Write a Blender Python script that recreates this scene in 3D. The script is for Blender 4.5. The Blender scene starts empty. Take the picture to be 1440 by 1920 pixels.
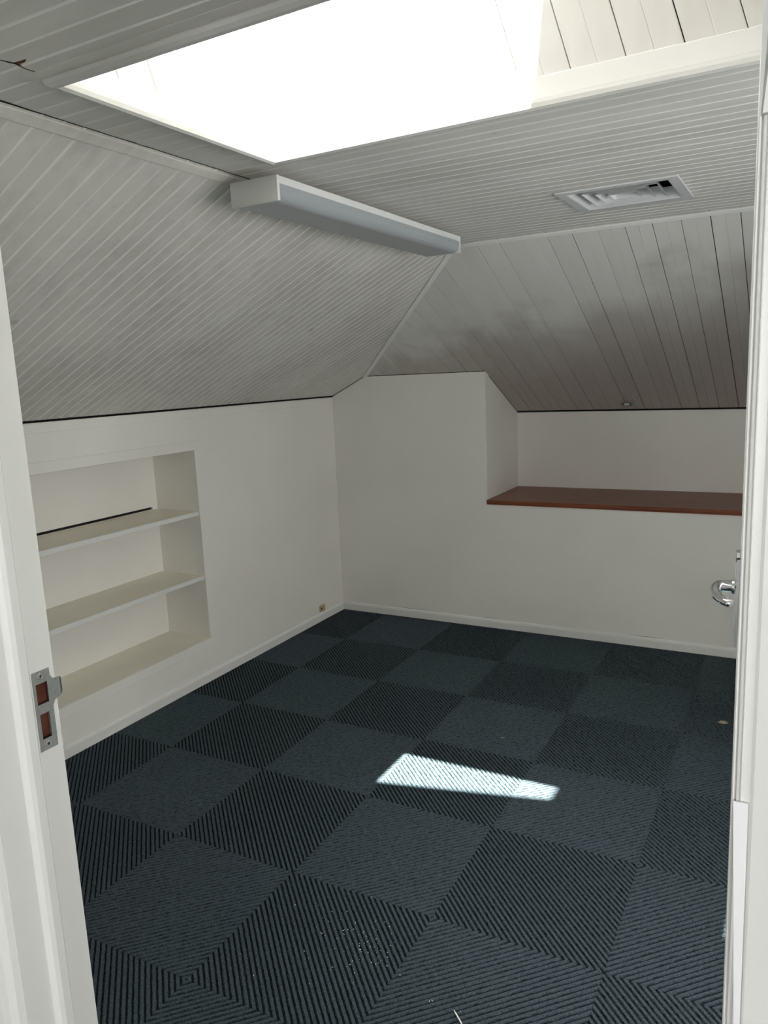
import bpy, bmesh, math, random
from mathutils import Vector, Matrix, Quaternion
random.seed(7)
scene = bpy.context.scene
C = scene.collection

# ------------------------------------------------------------------ camera
CAM = Vector((2.76395, -4.32366, 1.58366))
YAW, PITCH, ROLL, FPX = 0.508506, -0.177318, -0.043864, 1437.65
fwd = Vector((-math.sin(YAW)*math.cos(PITCH), math.cos(YAW)*math.cos(PITCH), math.sin(PITCH)))
rt = Vector((math.cos(YAW), math.sin(YAW), 0)); up = rt.cross(fwd)
rt2 = rt*math.cos(ROLL) + up*math.sin(ROLL); up2 = -rt*math.sin(ROLL) + up*math.cos(ROLL)
cd = bpy.data.cameras.new('camera'); cam = bpy.data.objects.new('camera', cd); C.objects.link(cam)
cd.sensor_fit = 'VERTICAL'; cd.sensor_height = 24.0; cd.lens = 24.0*FPX/1920.0; cd.clip_start = 0.02
M = Matrix((rt2, up2, -fwd)).transposed().to_4x4(); M.translation = CAM
cam.matrix_world = M
scene.camera = cam

# ------------------------------------------------------------------ sky, sun, exposure
w = bpy.data.worlds.new('sky'); scene.world = w; w.use_nodes = True
bg = w.node_tree.nodes['Background']
bg.inputs[0].default_value = (0.965, 0.92, 0.925, 1); bg.inputs[1].default_value = 11.0
SUN_DIR = Vector((-0.1138, 0.473, -1.0)).normalized()
sl = bpy.data.lights.new('sun', 'SUN'); sl.energy = 100.0; sl.angle = 0.011; sl.color = (1.0, 0.965, 0.90)
so = bpy.data.objects.new('sun', sl); C.objects.link(so); so.location = (2.5, -5, 6)
so.rotation_mode = 'QUATERNION'; so.rotation_quaternion = Vector((0, 0, -1)).rotation_difference(SUN_DIR)
scene.view_settings.view_transform = 'Standard'; scene.view_settings.look = 'None'
scene.view_settings.gamma = 1.0; scene.view_settings.use_curve_mapping = False
scene.view_settings.exposure = 0.0
scene.cycles.max_bounces = 10; scene.cycles.diffuse_bounces = 8; scene.cycles.transparent_max_bounces = 12
scene.cycles.use_denoising = True
scene.cycles.sample_clamp_indirect = 20.0

# ------------------------------------------------------------------ measures (metres, solved from the photograph)
H1, H = 1.4567, 2.1238            # top of the left wall, flat ceiling
A, B = 1.3945, -1.1327            # creases of the left and back slopes
X1, Z1 = 0.2560, 1.5794           # where the hip meets the back wall
X2, D, Z3, ZS = 1.0770, 0.5676, 1.3066, 0.8080
YF, YH = -3.6965, -3.8000         # front wall, room face and hall face
XR = 4.10                         # right wall
JL, JR = 1.903, 2.7325            # door reveals
OX0, OX1, OY0, OY1 = 1.5600, 2.76, -3.3070, -2.6530   # skylight opening in the ceiling
TS = 0.4784                       # tangent of the left slope
LEAN = 0.3050                     # shaft leans to the left, per metre of height
GAP = 0.60
VX0, VX1, VY0, VY1 = 2.025, 2.395, -1.805, -1.455     # air vent

# ------------------------------------------------------------------ materials
def nodes(name, rough=0.6, spec=0.3, metal=0.0):
    m = bpy.data.materials.new(name); m.use_nodes = True
    nt = m.node_tree; p = nt.nodes['Principled BSDF']
    p.inputs['Roughness'].default_value = rough; p.inputs['Metallic'].default_value = metal
    p.inputs['Specular IOR Level'].default_value = spec
    return m, nt, p
def N(nt, t, **k):
    n = nt.nodes.new(t)
    for a, v in k.items(): setattr(n, a, v)
    return n
def ramp(nt, src, stops):
    r = N(nt, 'ShaderNodeValToRGB'); e = r.color_ramp.elements
    e[0].position, e[0].color = stops[0][0], (*stops[0][1], 1)
    e[1].position, e[1].color = stops[-1][0], (*stops[-1][1], 1)
    for pos, col in stops[1:-1]:
        x = e.new(pos); x.color = (*col, 1)
    nt.links.new(src, r.inputs[0]); return r.outputs[0]
def mix(nt, f, a, b, mode='MIX'):
    x = N(nt, 'ShaderNodeMix', data_type='RGBA', blend_type=mode)
    if hasattr(f, 'is_linked'): nt.links.new(f, x.inputs[0])
    else: x.inputs[0].default_value = f
    for s, i in ((a, 6), (b, 7)):
        if hasattr(s, 'is_linked'): nt.links.new(s, x.inputs[i])
        else: x.inputs[i].default_value = (*s, 1)
    return x.outputs[2]
def noise(nt, scale, detail=3, coord='Object', sc=(1, 1, 1), dist=0.0):
    t = N(nt, 'ShaderNodeTexCoord'); mp = N(nt, 'ShaderNodeMapping'); mp.inputs['Scale'].default_value = sc
    nt.links.new(t.outputs[coord], mp.inputs[0])
    n = N(nt, 'ShaderNodeTexNoise'); n.inputs['Scale'].default_value = scale; n.inputs['Detail'].default_value = detail
    n.inputs['Distortion'].default_value = dist
    nt.links.new(mp.outputs[0], n.inputs[0]); return n.outputs[0]
def bump(nt, p, h, strength=0.3, dist=0.001):
    b = N(nt, 'ShaderNodeBump'); b.inputs['Strength'].default_value = strength; b.inputs['Distance'].default_value = dist
    nt.links.new(h, b.inputs['Height']); nt.links.new(b.outputs[0], p.inputs['Normal'])
def base(nt, p, col): nt.links.new(col, p.inputs['Base Color'])

def painted(name, c, var=0.04, rough=0.5, bscale=60, bstr=0.15, spec=0.3, bdist=0.0015):
    m, nt, p = nodes(name, rough, spec)
    n = noise(nt, 1.7, 4)
    lo = tuple(x*(1-var) for x in c); hi = tuple(min(1, x*(1+var)) for x in c)
    base(nt, p, ramp(nt, n, [(0.35, lo), (0.65, hi)]))
    bump(nt, p, noise(nt, bscale, 3), bstr, bdist); return m
M_WALL = painted('wall_paint', (0.79, 0.77, 0.725), 0.03, 0.45, 90, 0.12)
M_TRIM = painted('gloss_trim_paint', (0.74, 0.74, 0.715), 0.03, 0.32, 25, 0.12, 0.45)
M_HALL = painted('hall_paint', (0.74, 0.75, 0.74), 0.02, 0.4, 40, 0.1)
M_BRIGHT = painted('bright_white_paint', (0.86, 0.86, 0.87), 0.02, 0.35, 25, 0.1, 0.4)
M_SHELF = painted('cream_shelf_paint', (0.84, 0.80, 0.69), 0.06, 0.5, 40, 0.1)
M_GROOVE = painted('clean_groove_paint', (0.80, 0.795, 0.77), 0.03, 0.5, 60, 0.1)
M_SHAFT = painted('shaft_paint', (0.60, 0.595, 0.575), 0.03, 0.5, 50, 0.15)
M_LIGHTBODY = painted('lamp_enamel', (0.66, 0.67, 0.655), 0.02, 0.35, 30, 0.05)

def board_mat(name, clean, dirty, axis, lo=0.42, hi=0.7, knot=0.5):
    """whitewashed pine: streaky grain along one axis, dirty patches, a few knots"""
    m, nt, p = nodes(name, 0.55, 0.3)
    sc = [9, 9, 9]; sc[axis] = 0.8
    big = noise(nt, 1.3, 5, dist=0.4)
    fine = noise(nt, 4.0, 6, sc=tuple(sc), dist=0.3)
    mid = mix(nt, 0.35, big, fine)
    col = ramp(nt, mid, [(lo, clean), (hi, dirty)])
    v = N(nt, 'ShaderNodeTexVoronoi'); v.inputs['Scale'].default_value = 2.6
    t = N(nt, 'ShaderNodeTexCoord'); nt.links.new(t.outputs['Object'], v.inputs[0])
    kn = ramp(nt, v.outputs['Distance'], [(0.012, (knot,)*3), (0.05, (1, 1, 1))])
    oi = N(nt, 'ShaderNodeObjectInfo')
    tone = ramp(nt, oi.outputs['Random'], [(0.0, (0.93, 0.925, 0.92)), (1.0, (1, 1, 1))])
    base(nt, p, mix(nt, 1.0, mix(nt, 1.0, col, kn, 'MULTIPLY'), tone, 'MULTIPLY'))
    bump(nt, p, fine, 0.25, 0.002); return m
M_LEFT = board_mat('whitewashed_boards_left', (0.72, 0.695, 0.65), (0.52, 0.49, 0.455), 0, 0.42, 0.68, 0.72)
M_FLAT = board_mat('whitewashed_boards_flat', (0.74, 0.725, 0.69), (0.60, 0.58, 0.55), 0, 0.42, 0.7, 0.72)
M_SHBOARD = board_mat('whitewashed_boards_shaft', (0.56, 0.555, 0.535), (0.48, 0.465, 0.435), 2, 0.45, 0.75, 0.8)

def back_mat():
    m, nt, p = nodes('stained_shaded_boards_back', 0.6, 0.25)
    t = N(nt, 'ShaderNodeTexCoord'); s = N(nt, 'ShaderNodeSeparateXYZ'); nt.links.new(t.outputs['Object'], s.inputs[0])
    # brown stain with some shade painted in: a band with a ragged upper edge, heavier to the right
    n1 = noise(nt, 2.2, 6, dist=0.6); n2 = noise(nt, 6.0, 6, sc=(1, 0.35, 0.35), dist=0.5)
    def mth(op, a, b):
        q = N(nt, 'ShaderNodeMath', operation=op)
        for i, x in enumerate((a, b)):
            if hasattr(x, 'is_linked'): nt.links.new(x, q.inputs[i])
            else: q.inputs[i].default_value = x
        return q.outputs[0]
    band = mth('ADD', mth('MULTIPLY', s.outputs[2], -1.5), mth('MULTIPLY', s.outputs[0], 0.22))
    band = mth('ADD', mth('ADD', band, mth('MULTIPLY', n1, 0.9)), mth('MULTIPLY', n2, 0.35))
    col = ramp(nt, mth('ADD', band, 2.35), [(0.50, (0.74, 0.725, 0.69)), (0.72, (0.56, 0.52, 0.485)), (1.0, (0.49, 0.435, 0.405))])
    oi = N(nt, 'ShaderNodeObjectInfo')
    tone = ramp(nt, oi.outputs['Random'], [(0.0, (0.94, 0.935, 0.93)), (1.0, (1, 1, 1))])
    v = N(nt, 'ShaderNodeTexVoronoi'); v.inputs['Scale'].default_value = 2.4
    nt.links.new(t.outputs['Object'], v.inputs[0])
    kn = ramp(nt, v.outputs['Distance'], [(0.015, (0.6, 0.58, 0.56)), (0.05, (1, 1, 1))])
    base(nt, p, mix(nt, 1.0, mix(nt, 1.0, col, tone, 'MULTIPLY'), kn, 'MULTIPLY'))
    bump(nt, p, n2, 0.3, 0.002); return m
M_BACK = back_mat()

def plain(name, c, rough=0.6, metal=0.0, spec=0.3, var=0.1, sc=30, bstr=0.1):
    m, nt, p = nodes(name, rough, spec, metal)
    n = noise(nt, sc, 4)
    base(nt, p, ramp(nt, n, [(0.3, tuple(x*(1-var) for x in c)), (0.7, tuple(min(1, x*(1+var)) for x in c))]))
    bump(nt, p, n, bstr, 0.0005); return m
M_DARK = plain('dark_cavity', (0.016, 0.014, 0.013), 0.9)
M_DARKWOOD = plain('dark_bare_timber', (0.05, 0.035, 0.026), 0.9)
M_CHROME = plain('polished_chrome', (0.86, 0.87, 0.89), 0.07, 1.0, 0.5, 0.02, 20, 0.02)
M_STEEL = plain('brushed_steel', (0.50, 0.50, 0.49), 0.38, 1.0, 0.5, 0.12, 300, 0.25)
M_SCREW = plain('screw_steel', (0.66, 0.66, 0.64), 0.25, 1.0, 0.5, 0.06, 60)
M_REDWOOD = plain('raw_red_timber', (0.11, 0.038, 0.022), 0.75, 0, 0.2, 0.35, 60, 0.4)
M_RUST = plain('rusty_crack', (0.13, 0.055, 0.03), 0.9, 0, 0.2, 0.6, 90, 0.5)
M_DUCT = plain('duct_black', (0.03, 0.03, 0.032), 0.8)
M_VENT = plain('vent_enamel', (0.60, 0.61, 0.61), 0.45, 0, 0.35, 0.02, 20)
M_SHADE = plain('recess_shade_grey', (0.34, 0.345, 0.335), 0.6, 0, 0.3, 0.12, 120)  # grey that stands in for a shadowed recess
M_BEIGE = plain('aged_plastic', (0.48, 0.38, 0.22), 0.5, 0, 0.4, 0.15, 60)
M_CRUMB = plain('plaster_crumb', (0.85, 0.84, 0.80), 0.8)
M_FLUFF = plain('lint', (0.42, 0.36, 0.27), 0.95)
M_RING = plain('downlight_ring', (0.34, 0.32, 0.29), 0.4, 0.3, 0.4, 0.05)

def diffuser_mat():
    m, nt, p = nodes('acrylic_diffuser', 0.22, 0.5)
    p.inputs['Base Color'].default_value = (0.33, 0.355, 0.375, 1)
    bump(nt, p, noise(nt, 3, 2), 0.1, 0.002); return m
M_DIFF = diffuser_mat()

def sill_mat():
    m, nt, p = nodes('red_stained_board', 0.38, 0.4)
    g = noise(nt, 5, 7, sc=(0.5, 7, 7), dist=0.6)
    base(nt, p, ramp(nt, g, [(0.3, (0.145, 0.042, 0.018)), (0.7, (0.245, 0.075, 0.032))]))
    bump(nt, p, g, 0.12, 0.001); return m
M_SILL = sill_mat()

def glass_mat():
    m = bpy.data.materials.new('skylight_glass'); m.use_nodes = True; nt = m.node_tree; nt.nodes.clear()
    o = N(nt, 'ShaderNodeOutputMaterial'); t = N(nt, 'ShaderNodeBsdfTransparent'); g = N(nt, 'ShaderNodeBsdfGlossy')
    t.inputs[0].default_value = (0.93, 0.95, 0.94, 1); g.inputs['Roughness'].default_value = 0.02
    x = N(nt, 'ShaderNodeMixShader'); fr = N(nt, 'ShaderNodeFresnel'); fr.inputs[0].default_value = 1.45
    nt.links.new(fr.outputs[0], x.inputs[0]); nt.links.new(t.outputs[0], x.inputs[1]); nt.links.new(g.outputs[0], x.inputs[2])
    nt.links.new(x.outputs[0], o.inputs[0]); return m
M_GLASS = glass_mat()

PITCH_E = 0.5/23.0
def carpet_mat(name, sign):
    """ribbed carpet tile: ribs run across the tile's diagonal"""
    m, nt, p = nodes(name, 0.95, 0.04)
    t = N(nt, 'ShaderNodeTexCoord'); s = N(nt, 'ShaderNodeSeparateXYZ'); nt.links.new(t.outputs['Object'], s.inputs[0])
    def mth(op, a, b=0.0):
        q = N(nt, 'ShaderNodeMath', operation=op)
        for i, x in enumerate((a, b)):
            if hasattr(x, 'is_linked'): nt.links.new(x, q.inputs[i])
            else: q.inputs[i].default_value = x
        return q.outputs[0]
    u = mth('ADD' if sign > 0 else 'SUBTRACT', s.outputs[0], s.outputs[1])
    wob = mth('MULTIPLY', mth('SUBTRACT', noise(nt, 55, 3), 0.5), 0.008)
    ph = mth('DIVIDE', mth('ADD', mth('ADD', u, 8.0*PITCH_E*23), wob), PITCH_E)
    tri = mth('PINGPONG', ph, 0.5)                      # 0 in the furrow, 0.5 on the rib
    fluff = noise(nt, 110, 4)
    tri2 = mth('ADD', tri, mth('MULTIPLY', mth('SUBTRACT', fluff, 0.5), 0.22))
    col = ramp(nt, tri2, [(0.11, (0.013, 0.021, 0.025)), (0.235, (0.080, 0.104, 0.119))])
    spk = ramp(nt, noise(nt, 190, 5), [(0.36, (0.50, 0.52, 0.53)), (0.64, (1.0, 1.0, 1.0))])
    base(nt, p, mix(nt, 1.0, col, spk, 'MULTIPLY'))
    bump(nt, p, fluff, 0.5, 0.003); return m
M_CARP = {1: carpet_mat('ribbed_carpet_tile', 1), 0: carpet_mat('ribbed_carpet_tile_turned', -1)}

# ------------------------------------------------------------------ mesh helpers
def link(name, verts, faces, mats, parent=None, mi=None, smooth=False, bevel=0.0):
    me = bpy.data.meshes.new(name); me.from_pydata([tuple(v) for v in verts], [], faces)
    for m in (mats if isinstance(mats, (list, tuple)) else [mats]): me.materials.append(m)
    if mi:
        for q, i in zip(me.polygons, mi): q.material_index = i
    bm = bmesh.new(); bm.from_mesh(me); bmesh.ops.recalc_face_normals(bm, faces=bm.faces)
    if smooth:
        for f in bm.faces: f.smooth = True
    bm.to_mesh(me); bm.free()
    o = bpy.data.objects.new(name, me); C.objects.link(o)
    if parent is not None: o.parent = parent
    if bevel:
        b = o.modifiers.new('bevel', 'BEVEL'); b.width = bevel; b.segments = 2; b.limit_method = 'ANGLE'; b.angle_limit = 0.6
    return o
class MB:
    def __init__(s): s.v, s.f, s.m = [], [], []
    def add(s, vs, fs, mi=0):
        k = len(s.v); s.v += [tuple(x) for x in vs]; s.f += [tuple(i+k for i in f) for f in fs]; s.m += [mi]*len(fs)
    def box(s, x0, x1, y0, y1, z0, z1, mi=0):
        vs = [(x, y, z) for x in (x0, x1) for y in (y0, y1) for z in (z0, z1)]
        s.add(vs, [(0, 1, 3, 2), (4, 6, 7, 5), (0, 4, 5, 1), (2, 3, 7, 6), (0, 2, 6, 4), (1, 5, 7, 3)], mi)
    def prism(s, poly, d, mi=0):
        """poly: 3D points, d: extrusion vector"""
        n = len(poly); d = Vector(d); vs = [Vector(p) for p in poly] + [Vector(p)+d for p in poly]
        s.add(vs, [tuple(range(n)), tuple(range(2*n-1, n-1, -1))] + [(i, (i+1) % n, (i+1) % n+n, i+n) for i in range(n)], mi)
    def tube(s, pts, r, seg=10, mi=0, flat=1.0):
        pts = [Vector(p) for p in pts]; k = len(s.v); n = len(pts); rr = r if isinstance(r, (list, tuple)) else [r]*n
        ref = Vector((0.31, 0.2, 0.93)).normalized(); vs = []
        for i, p in enumerate(pts):
            t = (pts[min(i+1, n-1)]-pts[max(i-1, 0)]).normalized()
            a = t.cross(ref).normalized(); b = t.cross(a)
            for j in range(seg):
                q = 2*math.pi*j/seg; vs.append(p + a*math.cos(q)*rr[i]*flat + b*math.sin(q)*rr[i])
        fs = [(i*seg+j, i*seg+(j+1) % seg, (i+1)*seg+(j+1) % seg, (i+1)*seg+j) for i in range(n-1) for j in range(seg)]
        fs += [tuple(range(seg)), tuple(range(n*seg-1, (n-1)*seg-1, -1))]
        s.add(vs, fs, mi)
    def lathe(s, o, ax, prof, seg=28, mi=0):
        o = Vector(o); ax = Vector(ax).normalized(); a = ax.orthogonal().normalized(); b = ax.cross(a); vs = []
        for r, h in prof:
            for j in range(seg):
                q = 2*math.pi*j/seg; vs.append(o + ax*h + (a*math.cos(q)+b*math.sin(q))*r)
        n = len(prof)
        fs = [(i*seg+j, i*seg+(j+1) % seg, (i+1)*seg+(j+1) % seg, (i+1)*seg+j) for i in range(n-1) for j in range(seg)]
        fs += [tuple(range(seg)), tuple(range(n*seg-1, (n-1)*seg-1, -1))]
        s.add(vs, fs, mi)
    def build(s, name, mats, parent=None, smooth=False, bevel=0.0):
        return link(name, s.v, s.f, mats, parent, s.m, smooth, bevel)
def struct(o): o['kind'] = 'structure'; return o
def thing(name, label, cat, loc, group=None):
    o = bpy.data.objects.new(name, None); C.objects.link(o); o.location = loc; o.empty_display_size = 0.05
    o['label'] = label; o['category'] = cat
    if group: o['group'] = group
    bpy.context.view_layer.update(); return o
def under(o, parent):
    """parent a world-space mesh to an Empty that has been moved"""
    o.parent = parent; o.matrix_parent_inverse = Matrix.Translation(-Vector(parent.location)); return o

def clip(poly, a, b, c):
    """keep a*x+b*y<=c of a convex 2D polygon"""
    out = []; n = len(poly)
    for i in range(n):
        p, q = poly[i], poly[(i+1) % n]; dp = a*p[0]+b*p[1]-c; dq = a*q[0]+b*q[1]-c
        if dp <= 1e-9: out.append(p)
        if (dp < -1e-9 and dq > 1e-9) or (dp > 1e-9 and dq < -1e-9):
            t = dp/(dp-dq); out.append((p[0]+(q[0]-p[0])*t, p[1]+(q[1]-p[1])*t))
    return out
def area(p): return 0.5*sum(p[i][0]*p[(i+1) % len(p)][1]-p[(i+1) % len(p)][0]*p[i][1] for i in range(len(p)))

def board(parent, regions, fmap, v0, prof, axis, mats, t=0.009, name='plank'):
    """One board as one mesh. regions: convex 2D polygons in the surface's (x, y); axis: the coordinate that
    runs across the board; prof: [(v, depth, material of the strip that follows)]; fmap(x, y, h) -> world."""
    mb = MB()
    for reg in regions:
        for (va, ha, ma), (vb, hb, _) in zip(prof[:-1], prof[1:]):
            va, vb = v0+va, v0+vb
            if axis == 1: q = clip(clip(reg, 0, -1, -va), 0, 1, vb)
            else: q = clip(clip(reg, -1, 0, -va), 1, 0, vb)
            if len(q) < 3 or abs(area(q)) < 1e-7: continue
            hs = [ha+(hb-ha)*((p[axis]-va)/(vb-va)) for p in q]
            n = len(q)
            top = [fmap(p[0], p[1], h) for p, h in zip(q, hs)]; bot = [fmap(p[0], p[1], -t) for p in q]
            fs = [tuple(range(n)), tuple(range(2*n-1, n-1, -1))]
            inner = (v0+prof[0][0], v0+prof[-1][0])
            for i in range(n):
                j = (i+1) % n
                if abs(q[i][axis]-q[j][axis]) < 1e-7 and min(abs(q[i][axis]-e) for e in inner) > 1e-6: continue
                fs.append((i, j, j+n, i+n))
            mb.add(top+bot, fs[:1], ma); k = len(mb.v)-2*n
            mb.f += [tuple(a+k for a in f) for f in fs[1:]]; mb.m += [0]*(len(fs)-1)
    if mb.f:
        me = bpy.data.meshes.new(name); me.from_pydata(mb.v, [], mb.f)
        for m in mats: me.materials.append(m)
        for q, i in zip(me.polygons, mb.m): q.material_index = i
        bm = bmesh.new(); bm.from_mesh(me); bmesh.ops.remove_doubles(bm, verts=bm.verts, dist=1e-6)
        bmesh.ops.recalc_face_normals(bm, faces=bm.faces); bm.to_mesh(me); bm.free()
        o = bpy.data.objects.new(name, me); C.objects.link(o); o.parent = parent; return o

def grid_minus(x0, x1, y0, y1, holes):
    xs = sorted({x0, x1, *[h[i] for h in holes for i in (0, 1) if x0 < h[i] < x1]})
    ys = sorted({y0, y1, *[h[i] for h in holes for i in (2, 3) if y0 < h[i] < y1]})
    out = []
    for a, b in zip(xs[:-1], xs[1:]):
        for c, d in zip(ys[:-1], ys[1:]):
            mx, my = (a+b)/2, (c+d)/2
            if any(h[0] < mx < h[1] and h[2] < my < h[3] for h in holes): continue
            out.append((a, b, c, d))
    return out
def rects(cells): return [[(a, c), (b, c), (b, d), (a, d)] for a, b, c, d in cells]

# groove profile of the tongue-and-groove lining: a wide joint groove, a fine bead groove in the middle
P = 0.1048
def vprof(wj=0.0075, wc=0.0042, dj=0.0048, dc=0.0032):
    return [(0.0004, -dj, 1), (wj*0.55, 0, 0), (P/2-wc, 0, 1), (P/2, -dc, 1), (P/2+wc, 0, 0), (P-wj*0.55, 0, 1), (P-0.0004, -dj, 0)]

# portals guide the sky light through both windows
def portal(loc, direction, sx, sy, xax):
    l = bpy.data.lights.new('portal', 'AREA'); l.shape = 'RECTANGLE'; l.size = sx; l.size_y = sy; l.cycles.is_portal = True
    o = bpy.data.objects.new('portal', l); C.objects.link(o); z = -Vector(direction).normalized(); x = Vector(xax).normalized(); y = z.cross(x)
    m = Matrix((x, y, z)).transposed().to_4x4(); m.translation = loc; o.matrix_world = m
# ------------------------------------------------------------------ the shell
# left wall, with the recess for the shelves
NY0, NY1, NZ0, NZ1, ND = -2.78, -1.345, 0.232, 1.243, 0.295
mb = MB()
for y0, y1, z0, z1 in grid_minus(-3.80, 0.0, 0.0, H1-0.006, [(NY0, NY1, NZ0, NZ1)]): mb.box(-0.06, 0, y0, y1, z0, z1)
struct(mb.build('wall_left', M_WALL))
# back wall up to the slopes, cut away over the red ledge
mb = MB()
mb.prism([(0, 0, 0), (XR, 0, 0), (XR, 0, ZS-0.027), (X2, 0, ZS-0.027), (X2, 0, Z1-0.004), (X1, 0, Z1-0.004), (0, 0, H1-0.004)], (0, 0.06, 0))
zs = lambda y: Z1-(Z1-Z3)/D*y
mb.prism([(X2, 0.06, ZS-0.027), (X2, D, ZS-0.027), (X2, D, zs(D)-0.005), (X2, 0.06, zs(0.06)-0.005)], (-0.05, 0, 0))
mb.box(X2-0.05, XR, D, D+0.06, ZS-0.05, Z3-0.008)
struct(mb.build('wall_back', M_WALL))
# unseen sealing boxes behind the linings, added to stop light leaks
mb = MB(); mb.box(-0.5, X2-0.06, 0.062, 0.10, -0.1, 2.4); mb.box(-0.56, -0.5, -3.9, 0.1, -0.1, 2.4); mb.box(-0.56, XR+0.1, D+0.062, D+0.10, -0.1, 2.4); mb.box(-0.56, OX0-0.45, -3.9, D+0.1, 2.4, 2.44)
struct(mb.build('light_seal', M_DARKWOOD))
RW = (-3.40, -1.70, 0.85, 1.95)     # unseen window added to light the room, beyond the open door
mb = MB()
for y0, y1, z0, z1 in grid_minus(-3.80, D+0.1, 0, 2.3, [RW]): mb.box(XR, XR+0.06, y0, y1, z0, z1)
struct(mb.build('wall_right', M_WALL))
w3 = struct(bpy.data.objects.new('fill_window_3', None)); C.objects.link(w3)
mb = MB()
for y0, y1, z0, z1 in grid_minus(*RW, [(RW[0]+0.05, -2.575, RW[2]+0.05, RW[3]-0.05), (-2.525, RW[1]-0.05, RW[2]+0.05, RW[3]-0.05)]): mb.box(XR+0.01, XR+0.05, y0, y1, z0, z1)
mb.build('window_frame', M_TRIM, w3)
mb = MB(); mb.box(XR+0.028, XR+0.032, RW[0]+0.01, RW[1]-0.01, RW[2]+0.01, RW[3]-0.01); mb.build('glass', M_GLASS, w3)
mb = MB()
for x0, x1, z0, z1 in grid_minus(-0.3, 4.4, 0, 2.6, [(JL-0.02, JR+0.02, -1, 2.075)]): mb.box(x0, x1, YH, YF, z0, z1)
struct(mb.build('wall_front', M_HALL))

# underlay behind the boards: dark, shows only in the gaps
def zl(x): return H1+TS*x
def left_map(x, y, h): return Vector((x, y, zl(x))) + Vector((TS, 0, -1)).normalized()*h
SB = (H-Z1)/B           # slope of the back pitch in y (negative)
def back_map(x, y, h): return Vector((x, y, Z1+SB*y)) + Vector((0, SB, -1)).normalized()*h
def flat_map(x, y, h): return Vector((x, y, H-h))
def slab(mb, poly, fmap, h0, h1):
    a = [fmap(x, y, h0) for x, y in poly]; b = [fmap(x, y, h1) for x, y in poly]; n = len(poly)
    mb.add(a+b, [tuple(range(n)), tuple(range(2*n-1, n-1, -1))] + [(i, (i+1) % n, (i+1) % n+n, i+n) for i in range(n)])
S2 = (2.86, 3.96, -3.45, -2.25)      # unseen rooflight added for fill light, over the part behind the open door
HOLES = [(OX0, OX1, OY0, OY1), S2, (VX0+0.03, VX1-0.03, VY0+0.03, VY1-0.03)]
leftc = struct(bpy.data.objects.new('ceiling_left', None)); flatc = struct(bpy.data.objects.new('ceiling', None))
backc = struct(bpy.data.objects.new('ceiling_back', None)); shaft = struct(bpy.data.objects.new('trim_shaft', None))
for o in (leftc, flatc, backc, shaft): C.objects.link(o)
mb = MB(); slab(mb, [(-0.2, -3.80), (A+0.02, -3.80), (A+0.02, B), (X1, 0.02), (X1-0.1, 0.06), (-0.2, 0.06)], left_map, -0.011, -0.05)
mb.build('underlay', M_DARK, leftc)
mb = MB(); slab(mb, [(A-0.02, B-0.02), (XR+0.05, B-0.02), (XR+0.05, D+0.1), (X1-0.1, D+0.1), (X1-0.1, 0.0)], back_map, -0.011, -0.05)
mb.build('underlay', M_DARK, backc)
mb = MB()
for a, b, c, d in grid_minus(A-0.03, XR+0.05, -3.80, B+0.02, [(OX0-0.035, OX1, OY0, OY1)]+HOLES[1:]): mb.box(a, b, c, d, H+0.011, H+0.05)
mb.build('underlay', M_DARK, flatc)

# boards of the left slope, running up the slope
gap = 0.009
reg = [[(gap, YF), (A-0.001, YF), (A-0.001, B), (X1, -0.0), (gap, -0.0)]]
y = -3.194-P/2-P*5
while y < 0:
    board(leftc, reg, left_map, y, vprof(random.uniform(0.0055, 0.009), random.uniform(0.0035, 0.0046)), 1, [M_LEFT, M_GROOVE]); y += P
# boards of the flat ceiling, running across the room
cells = rects(grid_minus(A+0.001, XR, YF, B, [(OX0+0.001, OX1, OY0, OY1), S2, HOLES[2]]))
y = -3.213-P*5
while y < B:
    board(flatc, cells, flat_map, y, vprof(random.uniform(0.0055, 0.009), random.uniform(0.0035, 0.0046)), 1, [M_FLAT, M_GROOVE]); y += P
M_ = 0.0012
for nm, (a, b, c, d) in (('margin_board', (OX0-0.030, OX0-0.002, OY0-0.035, OY1+0.032)), ('margin_board', (OX0-0.002, OX1, OY1+0.002, OY1+0.032)), ('margin_board', (OX0-0.002, OX1, OY0-0.035, OY0-0.002))):
    mb = MB(); mb.box(a, b, c, d, H-0.0011, H-0.0002); mb.build(nm, M_FLAT, flatc)
# boards of the back slope, square edged with open joints
PB = 0.1032
regb = [[(A, B+0.001), (XR, B+0.001), (XR, -0.0), (X1, -0.0)], [(X2, 0.0), (XR, 0.0), (XR, D-0.007), (X2, D-0.007)]]
x = 1.1705-PB*9
k = 0
while x < XR:
    g = random.choice([0.0003, 0.0006, 0.0009, 0.0014])
    if k % 3 == 0: g = 0.0021
    pr = [(g, -0.001, 0), (g+0.001, 0, 0), (PB*0.5-0.0009, 0, 0), (PB*0.5, -0.0012, 0), (PB*0.5+0.0009, 0, 0), (PB-g-0.001, 0, 0), (PB-g, -0.001, 0)]
    board(backc, regb, back_map, x, pr, 0, [M_BACK], t=0.0095); x += PB; k += 1

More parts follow.
